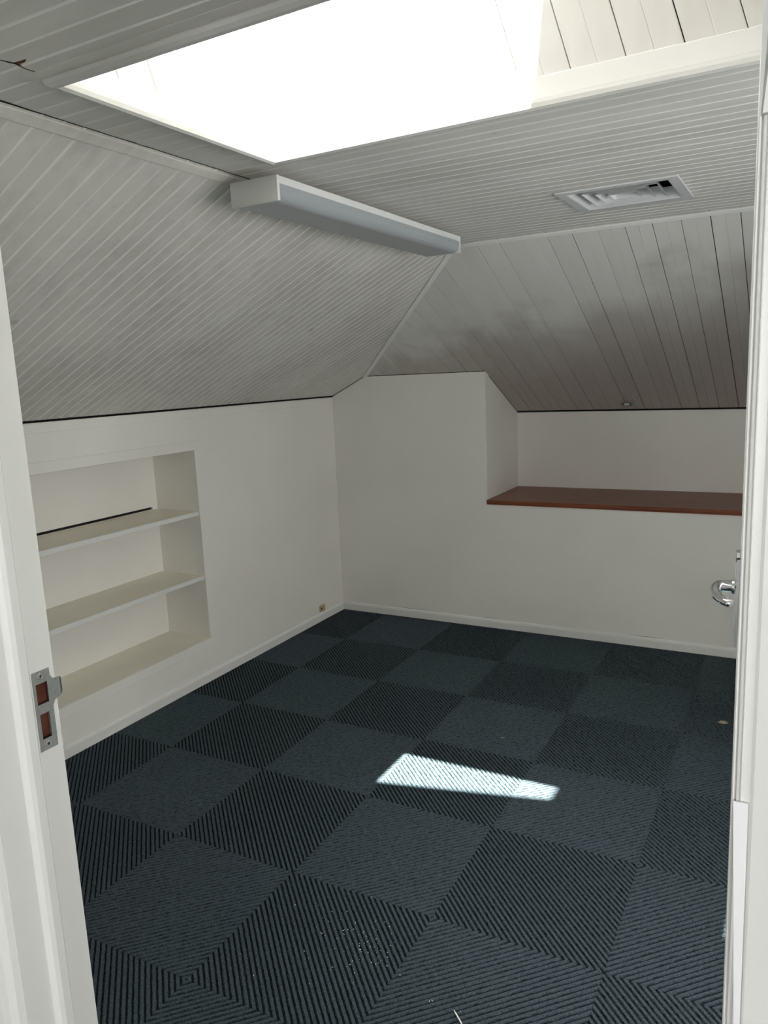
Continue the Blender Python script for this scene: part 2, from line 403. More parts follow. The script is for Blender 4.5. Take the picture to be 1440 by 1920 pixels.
# skylight shaft: four leaning linings of boards, a trim board round the foot, a bead at the ceiling
def roofh(xb): return (GAP+TS*(xb-OX0))/(1+TS*LEAN)         # height of the lining that starts at x=xb
RX = lambda xb: xb-LEAN*roofh(xb)
def far_map(s, t, h): return Vector((s-LEAN*t, OY1-h, H+t))            # s = x at the ceiling, t = height, h = into the shaft
def near_map(s, t, h): return Vector((s-LEAN*t, OY0+h, H+t))
def lmap(s, t, h): return Vector((OX0-LEAN*t+h, s, H+t+LEAN*h))
def rmap(s, t, h): return Vector((OX1-LEAN*t-h, s, H+t-LEAN*h))
hl, hr = roofh(OX0), roofh(OX1)
long_reg = [(OX0, 0.0), (OX1, 0.0), (OX1, hr), (OX0, hl)]
PS = 0.1085
def sprof(g, pw): return [(g, -0.0015, 0), (g+0.0015, 0, 0), (pw/2-0.002, 0, 0), (pw/2, -0.001, 0), (pw/2+0.002, 0, 0), (pw-g-0.0015, 0, 0), (pw-g, -0.0015, 0)]
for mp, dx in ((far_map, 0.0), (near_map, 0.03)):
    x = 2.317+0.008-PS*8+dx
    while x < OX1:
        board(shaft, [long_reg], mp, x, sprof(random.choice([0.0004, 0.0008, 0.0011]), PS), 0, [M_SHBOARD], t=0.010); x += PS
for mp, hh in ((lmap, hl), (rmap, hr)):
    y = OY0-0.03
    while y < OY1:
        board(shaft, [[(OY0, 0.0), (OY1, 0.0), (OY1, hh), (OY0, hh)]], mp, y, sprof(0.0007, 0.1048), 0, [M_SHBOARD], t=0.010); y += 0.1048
mb = MB()
E_ = 0.06
big = [(OX0-E_, 0.012), (OX1+E_, 0.012), (OX1+E_, hr+0.12), (OX0-E_, hl+0.05)]
for mp in (far_map, near_map): slab(mb, big, mp, -0.0105, -0.05)
for mp, hh in ((lmap, hl), (rmap, hr)):
    slab(mb, [(OY0-0.05, 0.029), (OY1+0.05, 0.029), (OY1+0.05, hh+0.05), (OY0-0.05, hh+0.05)], mp, -0.0105, -0.05)
mb.build('underlay', M_DARK, shaft)
# skirting trim boards round the foot of the shaft
TH = 0.049
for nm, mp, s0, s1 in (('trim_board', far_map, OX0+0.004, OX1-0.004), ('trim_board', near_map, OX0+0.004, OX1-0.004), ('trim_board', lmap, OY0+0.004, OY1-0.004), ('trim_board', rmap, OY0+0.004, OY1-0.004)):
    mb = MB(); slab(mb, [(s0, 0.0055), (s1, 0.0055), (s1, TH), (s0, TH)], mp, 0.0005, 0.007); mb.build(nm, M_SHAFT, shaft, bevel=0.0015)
# rounded bead round the opening, under the ceiling line
def bead(p0, p1, inward):
    mb = MB(); p0, p1, inward = Vector(p0), Vector(p1), Vector(inward)
    prof = [(-0.007, 0.001), (-0.010, -0.004), (-0.0075, -0.0105), (0.000, -0.0150), (0.008, -0.0158), (0.0145, -0.012), (0.0165, -0.004), (0.0165, 0.0030), (0.002, 0.003)]
    pr = []
    ax = (p1-p0).normalized()
    for e, sgn in ((p0, 1), (p1, -1)):
        # mitre at 45 degrees
        pr.append([e + inward*a + Vector((0, 0, b)) + ax*sgn*(a) for a, b in prof])
    n = len(prof); mb.add(pr[0]+pr[1], [tuple(range(n)), tuple(range(2*n-1, n-1, -1))] + [(i, (i+1) % n, (i+1) % n+n, i+n) for i in range(n)])
    o = mb.build('bead', M_SHAFT, shaft); return o
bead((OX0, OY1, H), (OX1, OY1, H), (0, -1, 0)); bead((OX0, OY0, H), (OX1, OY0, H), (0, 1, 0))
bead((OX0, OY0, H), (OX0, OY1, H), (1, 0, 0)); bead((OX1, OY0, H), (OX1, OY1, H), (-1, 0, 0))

# the skylight itself, lying on the left roof pitch
def roofz(x): return H+GAP+TS*(x-OX0)
def roof_map(x, y, h): return Vector((x, y, roofz(x))) + Vector((-TS, 0, 1)).normalized()*h
GX0, GX1, GY0, GY1 = RX(OX0)+0.05, 2.345, -3.227, OY1-0.055
win = struct(bpy.data.objects.new('window_1', None)); C.objects.link(win)
mb = MB()
for a, b, c, d in grid_minus(RX(OX0)-0.35, RX(OX1)+0.35, OY0-0.35, OY1+0.35, [(GX0, GX1, GY0, GY1)]): slab(mb, [(a, c), (b, c), (b, d), (a, d)], roof_map, -0.012, 0.012)
mb.build('window_frame', M_TRIM, win)
mb = MB(); slab(mb, [(GX0-0.01, GY0-0.01), (GX1+0.01, GY0-0.01), (GX1+0.01, GY1+0.01), (GX0-0.01, GY1+0.01)], roof_map, 0.013, 0.017)
mb.build('glass', M_GLASS, win)

w4 = struct(bpy.data.objects.new('fill_window_4', None)); C.objects.link(w4)
mb = MB(); z4 = H+0.30
mb.box(S2[0]-0.02, S2[0], S2[2], S2[3], H+0.002, z4); mb.box(S2[1], S2[1]+0.02, S2[2], S2[3], H+0.002, z4)
mb.box(S2[0]-0.02, S2[1]+0.02, S2[2]-0.02, S2[2], H+0.002, z4); mb.box(S2[0]-0.02, S2[1]+0.02, S2[3], S2[3]+0.02, H+0.002, z4)
mb.build('lining', M_SHAFT, w4)
mb = MB()
for a, b, c, d in grid_minus(S2[0]-0.1, S2[1]+0.1, S2[2]-0.1, S2[3]+0.1, [(S2[0]+0.05, S2[1]-0.05, S2[2]+0.05, S2[3]-0.05)]): mb.box(a, b, c, d, z4, z4+0.03)
mb.build('window_frame', M_TRIM, w4)
mb = MB(); mb.box(S2[0]+0.04, S2[1]-0.04, S2[2]+0.04, S2[3]-0.04, z4+0.031, z4+0.035); mb.build('glass', M_GLASS, w4)
portal(Vector(((S2[0]+S2[1])/2, (S2[2]+S2[3])/2, z4+0.05)), Vector((0, 0, -1)), S2[1]-S2[0]-0.1, S2[3]-S2[2]-0.1, (1, 0, 0))

# cover strips along the creases
def strip(name, p0, p1, wid, dep, nrm, mat, parent=None, bevel=0.002, n=1, wob=0.0):
    """flat batten from p0 to p1, wid across, dep thick along nrm"""
    p0, p1, nrm = Vector(p0), Vector(p1), Vector(nrm).normalized(); ax = (p1-p0).normalized(); sd = ax.cross(nrm).normalized()
    vs = []; fs = []
    for i in range(n+1):
        c = p0.lerp(p1, i/n); a = wob*(random.random()-0.5)
        vs += [c-sd*(wid/2+a), c+sd*wid/2, c+sd*wid/2+nrm*dep, c-sd*(wid/2+a)+nrm*dep]
        if i: k = 4*i; fs += [(k-4+j, k-4+(j+1) % 4, k+(j+1) % 4, k+j) for j in range(4)]
    fs += [(0, 1, 2, 3), tuple(range(4*n+3, 4*n-1, -1))]
    return link(name, vs, fs, mat, parent, bevel=bevel)
nL = Vector((TS, 0, -1)).normalized(); nB = Vector((0, SB, -1)).normalized()
# batten on the left slope just below the crease
s1 = struct(strip('trim_1', left_map(A-0.019, YF, 0.0002), left_map(A-0.019, B-0.02, 0.0002), 0.030, 0.004, nL, M_LEFT, n=24, wob=0.004))
s2 = struct(strip('trim_2', back_map(A+0.02, B+0.012, 0.0002), back_map(XR, B+0.012, 0.0002), 0.022, 0.007, nB, M_GROOVE))
# hip batten
h0, h1_ = Vector((X1, 0, Z1)), Vector((A, B, H)); nh = (nL+nB).normalized()
s3 = struct(strip('trim_3', h0+nh*0.001+(h1_-h0)*0.003, h1_+nh*0.001-(h1_-h0)*0.012, 0.028, 0.009, nh, M_GROOVE))
# head strip along the top of the left wall and a plain panel line
mb = MB(); mb.box(0.0003, 0.0035, -3.69, -0.004, 1.409, H1-0.010); struct(mb.build('trim_4', M_WALL, bevel=0.001))

# dark crack and stain where the ceiling has dropped, by the skylight's near corner
def ragged(name, pts, wid, mat, parent, fmap, dep=0.0006):
    mb = MB(); L_, R_ = [], []
    for i, (x, y) in enumerate(pts):
        q = Vector(pts[min(i+1, len(pts)-1)])-Vector(pts[max(i-1, 0)]); q.normalize(); s = Vector((-q[1], q[0]))
        ww = wid[i]/2 if isinstance(wid, list) else wid/2*random.uniform(0.4, 1.2)
        L_.append((x+s[0]*ww, y+s[1]*ww)); R_.append((x-s[0]*ww, y-s[1]*ww))
    for i in range(len(pts)-1): slab(mb, [L_[i], L_[i+1], R_[i+1], R_[i]], fmap, 0.0001, dep)
    return mb.build(name, mat, parent)
ragged('crack', [(1.562, -3.405), (1.566, -3.392), (1.570, -3.381), (1.571, -3.372)], [0.001, 0.004, 0.004, 0.001], M_DARK, flatc, flat_map, 0.0009)
ragged('crack', [(1.571, -3.384), (1.578, -3.381), (1.588, -3.381), (1.597, -3.383)], [0.004, 0.0075, 0.006, 0.001], M_RUST, flatc, flat_map, 0.0009)
ragged('crack', [(1.570, -3.382), (1.566, -3.370), (1.564, -3.355), (1.567, -3.335), (1.570, -3.318)], [0.004, 0.0025, 0.0016, 0.0014, 0.001], M_RUST, flatc, flat_map, 0.0009)
pts = [(A+0.003+random.uniform(-0.001, 0.0012), -3.42+0.02*i) for i in range(46)]
wd = [max(0.0012, 0.0055*math.exp(-((i-3)/7)**2)+random.uniform(0.001, 0.0035)) for i in range(46)]
ragged('crack', pts, wd, M_DARK, flatc, flat_map, 0.0009)

# hall side cover of the door frame, reveals and stops
fr = struct(bpy.data.objects.new('trim_5', None)); C.objects.link(fr)
HY = -3.815
mb = MB()
sp = (-3.7305, -3.7037, 1.1152, 1.2240)     # the strike plate's rebate
for y0, y1, z0, z1 in grid_minus(YH, YF, 0.0, 2.06, [(-3.7290, -3.7060, 1.1760, 1.2100), (-3.7280, -3.7080, 1.1280, 1.1690)]):
    mb.box(JL-0.02, JL, y0, y1, z0, z1)
mb.build('jamb', M_TRIM, fr)
mb = MB(); mb.box(JL-0.03, JL-0.0065, -3.732, -3.702, 1.11, 1.23)
for z in ((1.174, 1.176), (1.210, 1.212), (1.126, 1.128), (1.169, 1.171)): mb.box(JL-0.018, JL-0.0030, -3.7292, -3.7058, *z)
for y in (-3.7315, -3.7075): mb.box(JL-0.0180, JL-0.0030, y, y+0.0016, 1.126, 1.212)
mb.build('jamb_core', M_REDWOOD, fr)
mb = MB(); mb.box(JR, JR+0.02, YH, YF, 0, 2.06); mb.build('jamb', M_TRIM, fr)
mb = MB(); mb.box(JL-0.02, JR+0.02, YH, YF, 2.06, 2.075); mb.build('head', M_TRIM, fr)
def profile_post(name, pts, z0, z1, mat):
    mb = MB(); mb.prism([(x, y, z0) for x, y in pts], (0, 0, z1-z0)); return mb.build(name, mat, fr)
profile_post('door_stop', [(JL-0.001, -3.7372), (JL+0.008, -3.7378), (JL+0.0115, -3.741), (JL+0.0115, -3.752), (JL+0.009, -3.7575), (JL+0.0035, -3.7605), (JL-0.001, -3.7615)], 0, 2.06, M_TRIM)
# left architrave: stepped moulding, then a flat board
profile_post('architrave', [(JL-0.0005, -3.7995), (JL-0.003, -3.808), (JL-0.010, -3.815), (JL-0.018, -3.8165), (JL-0.022, -3.8135), (JL-0.026, -3.815), (JL-0.075, -3.818), (JL-0.078, -3.7995)], 0, 2.12, M_TRIM)
# right architrave: fine beads at the arris, then the flat board
R0 = 2.7315
profile_post('architrave', [(R0, -3.7995), (R0, -3.8150), (R0+0.0008, -3.8160), (R0+0.0016, -3.8150), (R0+0.0024, -3.8130), (R0+0.0030, -3.8155), (R0+0.0044, -3.8160), (R0+0.0050, -3.8150), (R0+0.0055, -3.8165), (R0+0.0060, -3.8150),
    (R0+0.011, -3.8150), (R0+0.013, -3.8165), (R0+0.070, -3.8175), (R0+0.072, -3.7995)], 0, 1.7165, M_TRIM)
# above it the older moulding with its splayed end
mb = MB(); mb.prism([(R0, -3.7995, 1.7165), (R0+0.072, -3.7995, 1.7165), (R0+0.072, -3.7995, 2.12), (R0, -3.7995, 2.12)], (0, -0.0145, 0)); mb.build('architrave', M_TRIM, fr)
mb = MB(); mb.prism([(R0+0.0011, -3.8142, 1.7165), (R0+0.0048, -3.8142, 1.7165), (R0+0.0125, -3.8142, 1.80), (R0+0.0050, -3.8142, 1.80)], (0, -0.0012, 0)); mb.build('shade_wedge', M_SHADE, fr)  # wedge with the shade of a recess put into its colour
mb = MB(); mb.prism([(R0+0.0022, -3.8145, 1.7172), (R0+0.07, -3.8145, 1.7172), (R0+0.07, -3.8145, 2.12), (R0+0.036, -3.8145, 2.12)], (0, -0.004, 0)); mb.build('fillet', M_TRIM, fr)
mb = MB(); mb.prism([(R0+0.0012, -3.8160, 1.3003), (R0+0.0102, -3.8160, 1.3003), (R0+0.0110, -3.8160, 1.12), (R0+0.0155, -3.8160, 0.30), (R0+0.0145, -3.8160, 0.30), (R0+0.0074, -3.8160, 1.12)], (0, -0.0022, 0)); mb.build('tapered_strip', M_BRIGHT, fr, bevel=0.0006)  # tapering strip in a brighter white than the rest of the frame

# strike plate with its lip, two holes and two screws
mb = MB()
py0, py1, pz0, pz1 = sp
for y0, y1, z0, z1 in grid_minus(py0, py1, pz0, pz1, [(-3.7262, -3.7090, 1.1790, 1.2070), (-3.7250, -3.7112, 1.1312, 1.1655)]):
    mb.box(JL-0.0012, JL+0.0006, y0, y1, z0, z1)
lip = [(-3.7037, 1.2135), (-3.7005, 1.2085), (-3.6960, 1.2065), (-3.6880, 1.2065), (-3.6850, 1.2030), (-3.6848, 1.1850), (-3.6880, 1.1800), (-3.6960, 1.1795), (-3.7005, 1.1770), (-3.7037, 1.1715)]
def lipx(y): return JL+0.0006 - max(0.0, (y+3.693))**2*55
for i in range(len(lip)//2):
    pass
mb.prism([(JL-0.0008, yy, zz) for yy, zz in lip if yy < -3.69] , (0.0014, 0, 0))
# the curled end of the lip
cols = [-3.6962, -3.693, -3.690, -3.687, -3.6848]
zt = [1.2065, 1.2065, 1.2060, 1.2048, 1.2020]; zb = [1.1795, 1.1795, 1.1803, 1.1815, 1.1845]
vs, fs = [], []
for yy, a, b in zip(cols, zt, zb):
    for xx in (lipx(yy), lipx(yy)-0.0014):
        vs += [(xx, yy, a), (xx, yy, b)]
for i in range(4):
    k = 4*i
    fs += [(k, k+4, k+5, k+1), (k+2, k+3, k+7, k+6), (k, k+2, k+6, k+4), (k+1, k+5, k+7, k+3)]
fs += [(0, 1, 3, 2), (16, 18, 19, 17)]
mb.add(vs, fs)
plate = mb.build('strike_plate', M_STEEL, fr); plate['label'] = 'brushed steel strike plate with curled lip'
for zc in (1.2170, 1.1232):
    yc = -3.7182; s = MB()
    s.lathe((JL+0.0006, yc, zc), (1, 0, 0), [(0.0042, -0.001), (0.0042, 0.0002), (0.0038, 0.0009), (0.001, 0.0012)], 20)
    scw = s.build('screw', M_SCREW, plate, smooth=False)
    s = MB()
    s.box(JL+0.0006+0.0006, JL+0.0006+0.0014, yc-0.0022, yc+0.0022, zc-0.0005, zc+0.0005); s.box(JL+0.0006+0.0006, JL+0.0006+0.0014, yc-0.0005, yc+0.0005, zc-0.0022, zc+0.0022)
    s.build('screw_slot', M_DARK, plate)

# skirtings
def skirting(name, p0, p1, inward, hgt=0.055, dep=0.012):
    p0, p1, iv = Vector(p0), Vector(p1), Vector(inward)
    prof = [(0.0002, 0.0), (dep, 0.0), (dep, hgt*0.68), (dep*0.92, hgt*0.80), (dep*0.6, hgt*0.93), (dep*0.30, hgt), (0.0002, hgt)]
    n = len(prof); vs, fs = [], []; seg = 30
    for i in range(seg+1):
        c = p0.lerp(p1, i/seg); wz = random.uniform(-0.0012, 0.0012); wx = random.uniform(-0.0006, 0.0006)
        for a, b in prof: vs.append(c + iv*(a + (wx if a > 0.001 else 0)) + Vector((0, 0, b + (wz if b > 0.03 else 0))))
        if i: k = n*i; fs += [(k-n+j, k-n+(j+1) % n, k+(j+1) % n, k+j) for j in range(n)]
    fs += [tuple(range(n)), tuple(range(n*(seg+1)-1, n*seg-1, -1))]
    return struct(link(name, vs, fs, M_TRIM))
skirting('baseboard_left', (0, YF, 0.0), (0, -0.012, 0.0), (1, 0, 0))
bb = skirting('baseboard_back', (0.0, 0, 0.0), (XR, 0, 0.0), (0, -1, 0))
skirting('baseboard_right', (XR, -0.012, 0.0), (XR, YF, 0.0), (-1, 0, 0))
# cracked paint line along the top of the back skirting
for xa, xb, dz in ((0.42, 0.72, 0.0585), (1.02, 1.14, 0.0578), (1.92, 2.10, 0.0590)):
    n = 8; vs, fs = [], []
    for i in range(n+1):
        xx = xa+(xb-xa)*i/n; zz = dz+0.0010*math.sin(i*1.7); hh = 0.0014*math.sin(math.pi*i/n)+0.0002
        vs += [(xx, -0.0006, zz-hh/2), (xx, -0.0006, zz+hh/2), (xx, -0.0001, zz+hh/2), (xx, -0.0001, zz-hh/2)]
        if i: k = 4*i; fs += [(k-4+j, k-4+(j+1) % 4, k+(j+1) % 4, k+j) for j in range(4)]
    fs += [(0, 1, 2, 3), (4*n+3, 4*n+2, 4*n+1, 4*n)]
    link('crack', vs, fs, M_DARKWOOD, bb)

# ------------------------------------------------------------------ floor of ribbed carpet tiles
floor = MB(); floor.box(-0.5, XR+1.6, -6.8, 0.7, -0.12, -0.0062); floor = struct(floor.build('floor', M_DARK))
TX, TY, TT = 1.3635, -3.0197, 0.0100
ct, st = math.cos(TT), math.sin(TT)
x0r, x1r, y0r, y1r = 0.0, XR, YF-0.05, 0.0
for i in range(-4, 5):
    for j in range(-2, 7):
        u0, v0 = i*0.5, j*0.5; h = 0.2497
        cx, cy = u0+0.25, v0+0.25
        wc = (TX+ct*cx-st*cy, TY+st*cx+ct*cy)
        sq = [(-h, -h), (h, -h), (h, h), (-h, h)]
        wp = [(wc[0]+ct*a-st*b, wc[1]+st*a+ct*b) for a, b in sq]
        wp = clip(clip(clip(clip(wp, -1, 0, -x0r), 1, 0, x1r), 0, -1, -y0r), 0, 1, y1r)
        if len(wp) < 3 or area(wp) < 2e-5: continue
        lp = [((x-wc[0])*ct+(y-wc[1])*st, -(x-wc[0])*st+(y-wc[1])*ct, -0.006) for x, y in wp]
        mb = MB(); mb.prism(lp, (0, 0, 0.0022))            # backing
        sg = 1 if (i+j+1) % 2 else -1                      # ribs run across one diagonal or the other
        r2 = [(x, y) for x, y, _ in lp]; RH = 0.0021
        for k in range(-23, 23):
            # u = x + sg*y, one rib between two furrows
            def cut(ua, ub): return clip(clip(r2, 1, sg, ub), -1, -sg, -ua)
            ua, ub = (k+0.17)*PITCH_E, (k+0.83)*PITCH_E
            q = cut(ua, ub)
            if len(q) < 3 or area(q) < 1e-6: continue
            q2 = [(x, y, -0.0042) for x, y in q]; n = len(q); tops = []
            e = 0.0018
            for x, y in q:
                u = x+sg*y; du = 0.0
                if abs(u-ua) < 1e-6: du = e
                elif abs(u-ub) < 1e-6: du = -e
                tops.append((x+du/2, y+sg*du/2, -0.0025+RH+0.0004))
            mb.add(q2+tops, [tuple(range(n, 2*n))] + [(a, (a+1) % n, (a+1) % n+n, a+n) for a in range(n)])
        o = mb.build('carpet_tile', M_CARP[(i+j+1) % 2], floor); o.location = (wc[0], wc[1], 0); o.rotation_euler = (0, 0, TT)

# ------------------------------------------------------------------ recessed shelves in the left wall
bk = thing('recessed_bookcase', 'white built-in shelves recessed into the left wall beside the doorway', 'shelf', (0, (NY0+NY1)/2, NZ0))
def part(mb, name, mat, root, **k): return under(mb.build(name, mat, None, **k), root)
mb = MB()
for y0, y1, z0, z1 in grid_minus(NY0, NY1, NZ0, NZ1, [(NY0+0.01, NY1-0.035, 0.9255, 0.9395)]): mb.box(-ND-0.012, -ND, y0, y1, z0, z1)
part(mb, 'back_panel', M_WALL, bk)
mb = MB(); mb.box(-ND-0.03, -ND-0.0125, NY0, NY1, 0.85, 1.0); o = part(mb, 'slot', M_DARK, bk); o['label'] = 'black open slot along the back of the top shelf'
for ya in (NY1, NY0-0.012):
    mb = MB(); mb.box(-ND, -0.0605, ya, ya+0.012, NZ0, NZ1); part(mb, 'side_panel', M_WALL, bk)
mb = MB(); mb.box(-ND, -0.0605, NY0, NY1, NZ1, NZ1+0.012); part(mb, 'top_panel', M_WALL, bk)
for zt_, th in ((0.9235, 0.022), (0.5785, 0.022)):
    mb = MB(); mb.box(-ND, -0.002, NY0, NY1, zt_-th, zt_-0.0006); o = part(mb, 'shelf', M_TRIM, bk, bevel=0.001)
    mb = MB(); mb.box(-ND, -0.0035, NY0, NY1, zt_-0.0006, zt_); q = part(mb, 'shelf_top', M_SHELF, bk); q['label'] = 'cream painted top face of a shelf'
mb = MB(); mb.box(-ND, -0.0005, NY0, NY1, NZ0-0.02, NZ0+0.0005); o = part(mb, 'bottom_board', M_SHELF, bk); o['label'] = 'cream painted bottom board'
FW = 0.046
mb = MB(); mb.box(0.0003, 0.004, NY1, NY1+FW, NZ0, NZ1+FW); part(mb, 'frame_board', M_WALL, bk, bevel=0.0008)
mb = MB(); mb.box(0.0003, 0.004, NY0-FW, NY0, NZ0, NZ1+FW); part(mb, 'frame_board', M_WALL, bk, bevel=0.0008)
mb = MB(); mb.box(0.0003, 0.004, NY0, NY1, NZ1, NZ1+FW); part(mb, 'frame_board', M_WALL, bk, bevel=0.0008)
mb = MB(); mb.box(0.0003, 0.010, NY0-FW, NY1+FW, NZ0-FW, NZ0); part(mb, 'frame_board', M_WALL, bk, bevel=0.0015)
mb = MB()
for a, b, c, d in ((NY0, NY1+FW+0.0015, NZ1+FW, NZ1+FW+0.0015), (NY1+FW, NY1+FW+0.0015, NZ0, NZ1+FW), (NY0, NY1+FW, NZ0-FW-0.0022, NZ0-FW)): mb.box(0.0002, 0.0006, a, b, c, d)
part(mb, 'joint_line', M_VENT, bk)

# ------------------------------------------------------------------ red ledge in the alcove
t = thing('ledge_board', 'red-brown stained timber ledge across the alcove in the back wall', 'ledge', ((X2+XR)/2, D/2, ZS-0.027))
mb = MB()
mb.prism([(X2+0.0005, -0.011, ZS-0.027), (X2+0.0005, -0.013, ZS-0.016), (X2+0.0005, -0.0155, ZS-0.0135), (X2+0.0005, -0.0155, ZS-0.003), (X2+0.0005, -0.0125, ZS), (X2+0.0005, D-0.0005, ZS), (X2+0.0005, D-0.0005, ZS-0.027)], (XR-X2-0.001, 0, 0))
part(mb, 'board', M_SILL, t)

# ------------------------------------------------------------------ strip light on the ceiling
LX0, LX1, LY0, LY1, LZ = 1.393, 1.544, -2.622, -1.430, 2.037
LT = 2.098                        # it hangs a little clear of the boards on a narrow back tray
t = thing('ceiling_light', 'long boxy fluorescent strip light with grey diffuser along the ceiling crease', 'light', ((LX0+LX1)/2, (LY0+LY1)/2, H))
mb = MB(); mb.box(LX0+0.012, LX0+0.060, LY0+0.30, LY1-0.30, LT-0.002, H-0.0005); part(mb, 'back_tray', M_VENT, t)
mb = MB(); mb.box(LX0, LX1, LY0+0.010, LY1-0.010, LT-0.019, LT); part(mb, 'housing', M_LIGHTBODY, t, bevel=0.001)
pf = [(LX0+0.001, LT-0.0185), (LX0+0.001, LZ+0.010), (LX0+0.004, LZ+0.004), (LX0+0.010, LZ)]
for q in range(7):
    an = math.pi/2*q/6; pf.append((LX1-0.001-0.028+0.028*math.sin(an), LZ+0.028-0.028*math.cos(an)))
pf.append((LX1-0.001, LT-0.0185))
mb = MB(); mb.prism([(x, LY0+0.010, z) for x, z in pf], (0, LY1-LY0-0.020, 0)); part(mb, 'diffuser', M_DIFF, t)
for ya in (LY0, LY1-0.0105):
    mb = MB(); mb.box(LX0-0.001, LX1+0.001, ya, ya+0.0105, LZ-0.001, LT+0.0006); part(mb, 'end_cap', M_LIGHTBODY, t, bevel=0.001)

# ------------------------------------------------------------------ air vent: flange, nested louvre rings, duct
t = thing('ceiling_vent', 'square white louvred air vent set in the flat ceiling', 'vent', ((VX0+VX1)/2, (VY0+VY1)/2, H))
cxv, cyv = (VX0+VX1)/2, (VY0+VY1)/2; hx = (VX1-VX0)/2; hy = (VY1-VY0)/2
def ring(mb, a0, z0, a1, z1, th=0.0012):
    """square frustum ring from half-size a0 at z0 to half-size a1 at z1"""
    q = lambda a, z, k: [(cxv-a-k, cyv-a*hy/hx-k, z), (cxv+a+k, cyv-a*hy/hx-k, z), (cxv+a+k, cyv+a*hy/hx+k, z), (cxv-a-k, cyv+a*hy/hx+k, z)]
    vs = q(a0, z0, 0)+q(a1, z1, 0)+q(a1, z1, th)+q(a0, z0, th)
    fs = [(4*r+i, 4*r+(i+1) % 4, 4*((r+1) % 4)+(i+1) % 4, 4*((r+1) % 4)+i) for r in range(4) for i in range(4)]
    mb.add(vs, fs)
mb = MB(); ring(mb, hx-0.032, H-0.006, hx-0.032, H-0.0005, 0.032); part(mb, 'flange', M_VENT, t, bevel=0.001)
for k in range(4):
    a = hx-0.034-0.036*k
    mb = MB(); ring(mb, a, H-0.004, a-0.020, H+0.030, 0.0014); part(mb, 'louvre', M_VENT, t)
mb = MB(); ring(mb, hx-0.031, H-0.002, hx-0.031, H+0.16, 0.002)
mb.box(cxv-hx, cxv+hx, cyv-hy, cyv+hy, H+0.16, H+0.163); part(mb, 'duct', M_DUCT, t)

# ------------------------------------------------------------------ downlight in the back slope
o0 = back_map(1.797, 0.4855, 0.0)
t = thing('downlight', 'small round recessed downlight low on the back sloping ceiling', 'light', o0)
mb = MB(); mb.lathe(o0, nB, [(0.040, 0.0002), (0.040, 0.003), (0.034, 0.006), (0.028, 0.003), (0.028, 0.0004)], 32); part(mb, 'bezel', M_RING, t)
mb = MB(); mb.lathe(o0, nB, [(0.0265, 0.0005), (0.024, 0.0045), (0.0215, 0.0040), (0.0215, 0.0006)], 32); part(mb, 'inner_ring', M_DARKWOOD, t)
mb = MB(); mb.lathe(o0, nB, [(0.021, 0.0006), (0.019, 0.0055), (0.010, 0.0085), (0.001, 0.0095)], 28); part(mb, 'lens', M_LIGHTBODY, t, smooth=True)

# ------------------------------------------------------------------ broken cable outlet above the left skirting
t = thing('cable_outlet', 'small broken beige cable outlet just above the left skirting board', 'outlet', (0, -0.27, 0.08))
mb = MB(); mb.prism([(0.0003, -0.298, 0.064), (0.0003, -0.249, 0.060), (0.0003, -0.243, 0.066), (0.0003, -0.243, 0.101), (0.0003, -0.252, 0.106), (0.0003, -0.290, 0.104), (0.0003, -0.299, 0.096)], (0.013, 0, 0)); part(mb, 'plate', M_BEIGE, t, bevel=0.002)
mb = MB(); mb.lathe((0.0133, -0.287, 0.083), (1, 0, 0), [(0.007, -0.004), (0.007, 0.0003), (0.001, 0.0004)], 14); part(mb, 'hole', M_DARK, t)

# ------------------------------------------------------------------ litter on the carpet
mb = MB(); mb.tube([(2.053, -2.800, 0.003), (2.066, -2.812, 0.0045), (2.080, -2.824, 0.004), (2.100, -2.842, 0.003)], [0.0009, 0.0018, 0.0018, 0.0010], 8)
o = mb.build('splinter', M_CRUMB); o['label'] = 'thin white splinter lying on the carpet nearest the doorway'; o['category'] = 'splinter'
bm = bmesh.new(); bmesh.ops.create_icosphere(bm, subdivisions=2, radius=1.0)
for v in bm.verts:
    k = 1+0.25*math.sin(v.co.x*9+v.co.y*7)+0.2*random.uniform(-1, 1); v.co = Vector((v.co.x*0.019*k, v.co.y*0.012*k, max(-0.5, v.co.z)*0.006*k+0.004))
me = bpy.data.meshes.new('lint_ball'); bm.to_mesh(me); bm.free(); me.materials.append(M_FLUFF)
o = bpy.data.objects.new('lint_ball', me); C.objects.link(o); o.location = (2.497, -0.847, 0.0); o['label'] = 'small beige ball of lint on the carpet near the open door'; o['category'] = 'lint'
mb = MB()
def crumb(x, y, L):
    a = random.uniform(0, 6.28); dx, dy = math.cos(a)*L/2, math.sin(a)*L/2; r = 0.0007
    vs = [(x-dx, y-dy, 0.001), (x+dy*0.35, y-dx*0.35, 0.001), (x+dx, y+dy, 0.0015), (x-dy*0.35, y+dx*0.35, 0.001), (x, y, 0.003)]
    mb.add(vs, [(0, 1, 4), (1, 2, 4), (2, 3, 4), (3, 0, 4), (3, 2, 1, 0)])
for _ in range(90): crumb(random.gauss(1.70, 0.070), random.gauss(-2.715, 0.050), random.uniform(0.0015, 0.0055))
for _ in range(16): crumb(random.gauss(1.66, 0.16), random.gauss(-2.68, 0.12), random.uniform(0.002, 0.005))
for x, y in ((1.877, -2.756), (1.99, -2.795), (1.985, -2.80), (1.66, -1.37), (1.665, -1.365), (1.46, -2.65), (1.52, -2.93), (0.9, -0.35)): crumb(x, y, 0.007)
o = mb.build('plaster_crumbs', M_CRUMB); o['kind'] = 'stuff'; o['label'] = 'white plaster crumbs scattered on the carpet in front of the doorway'; o['category'] = 'debris'

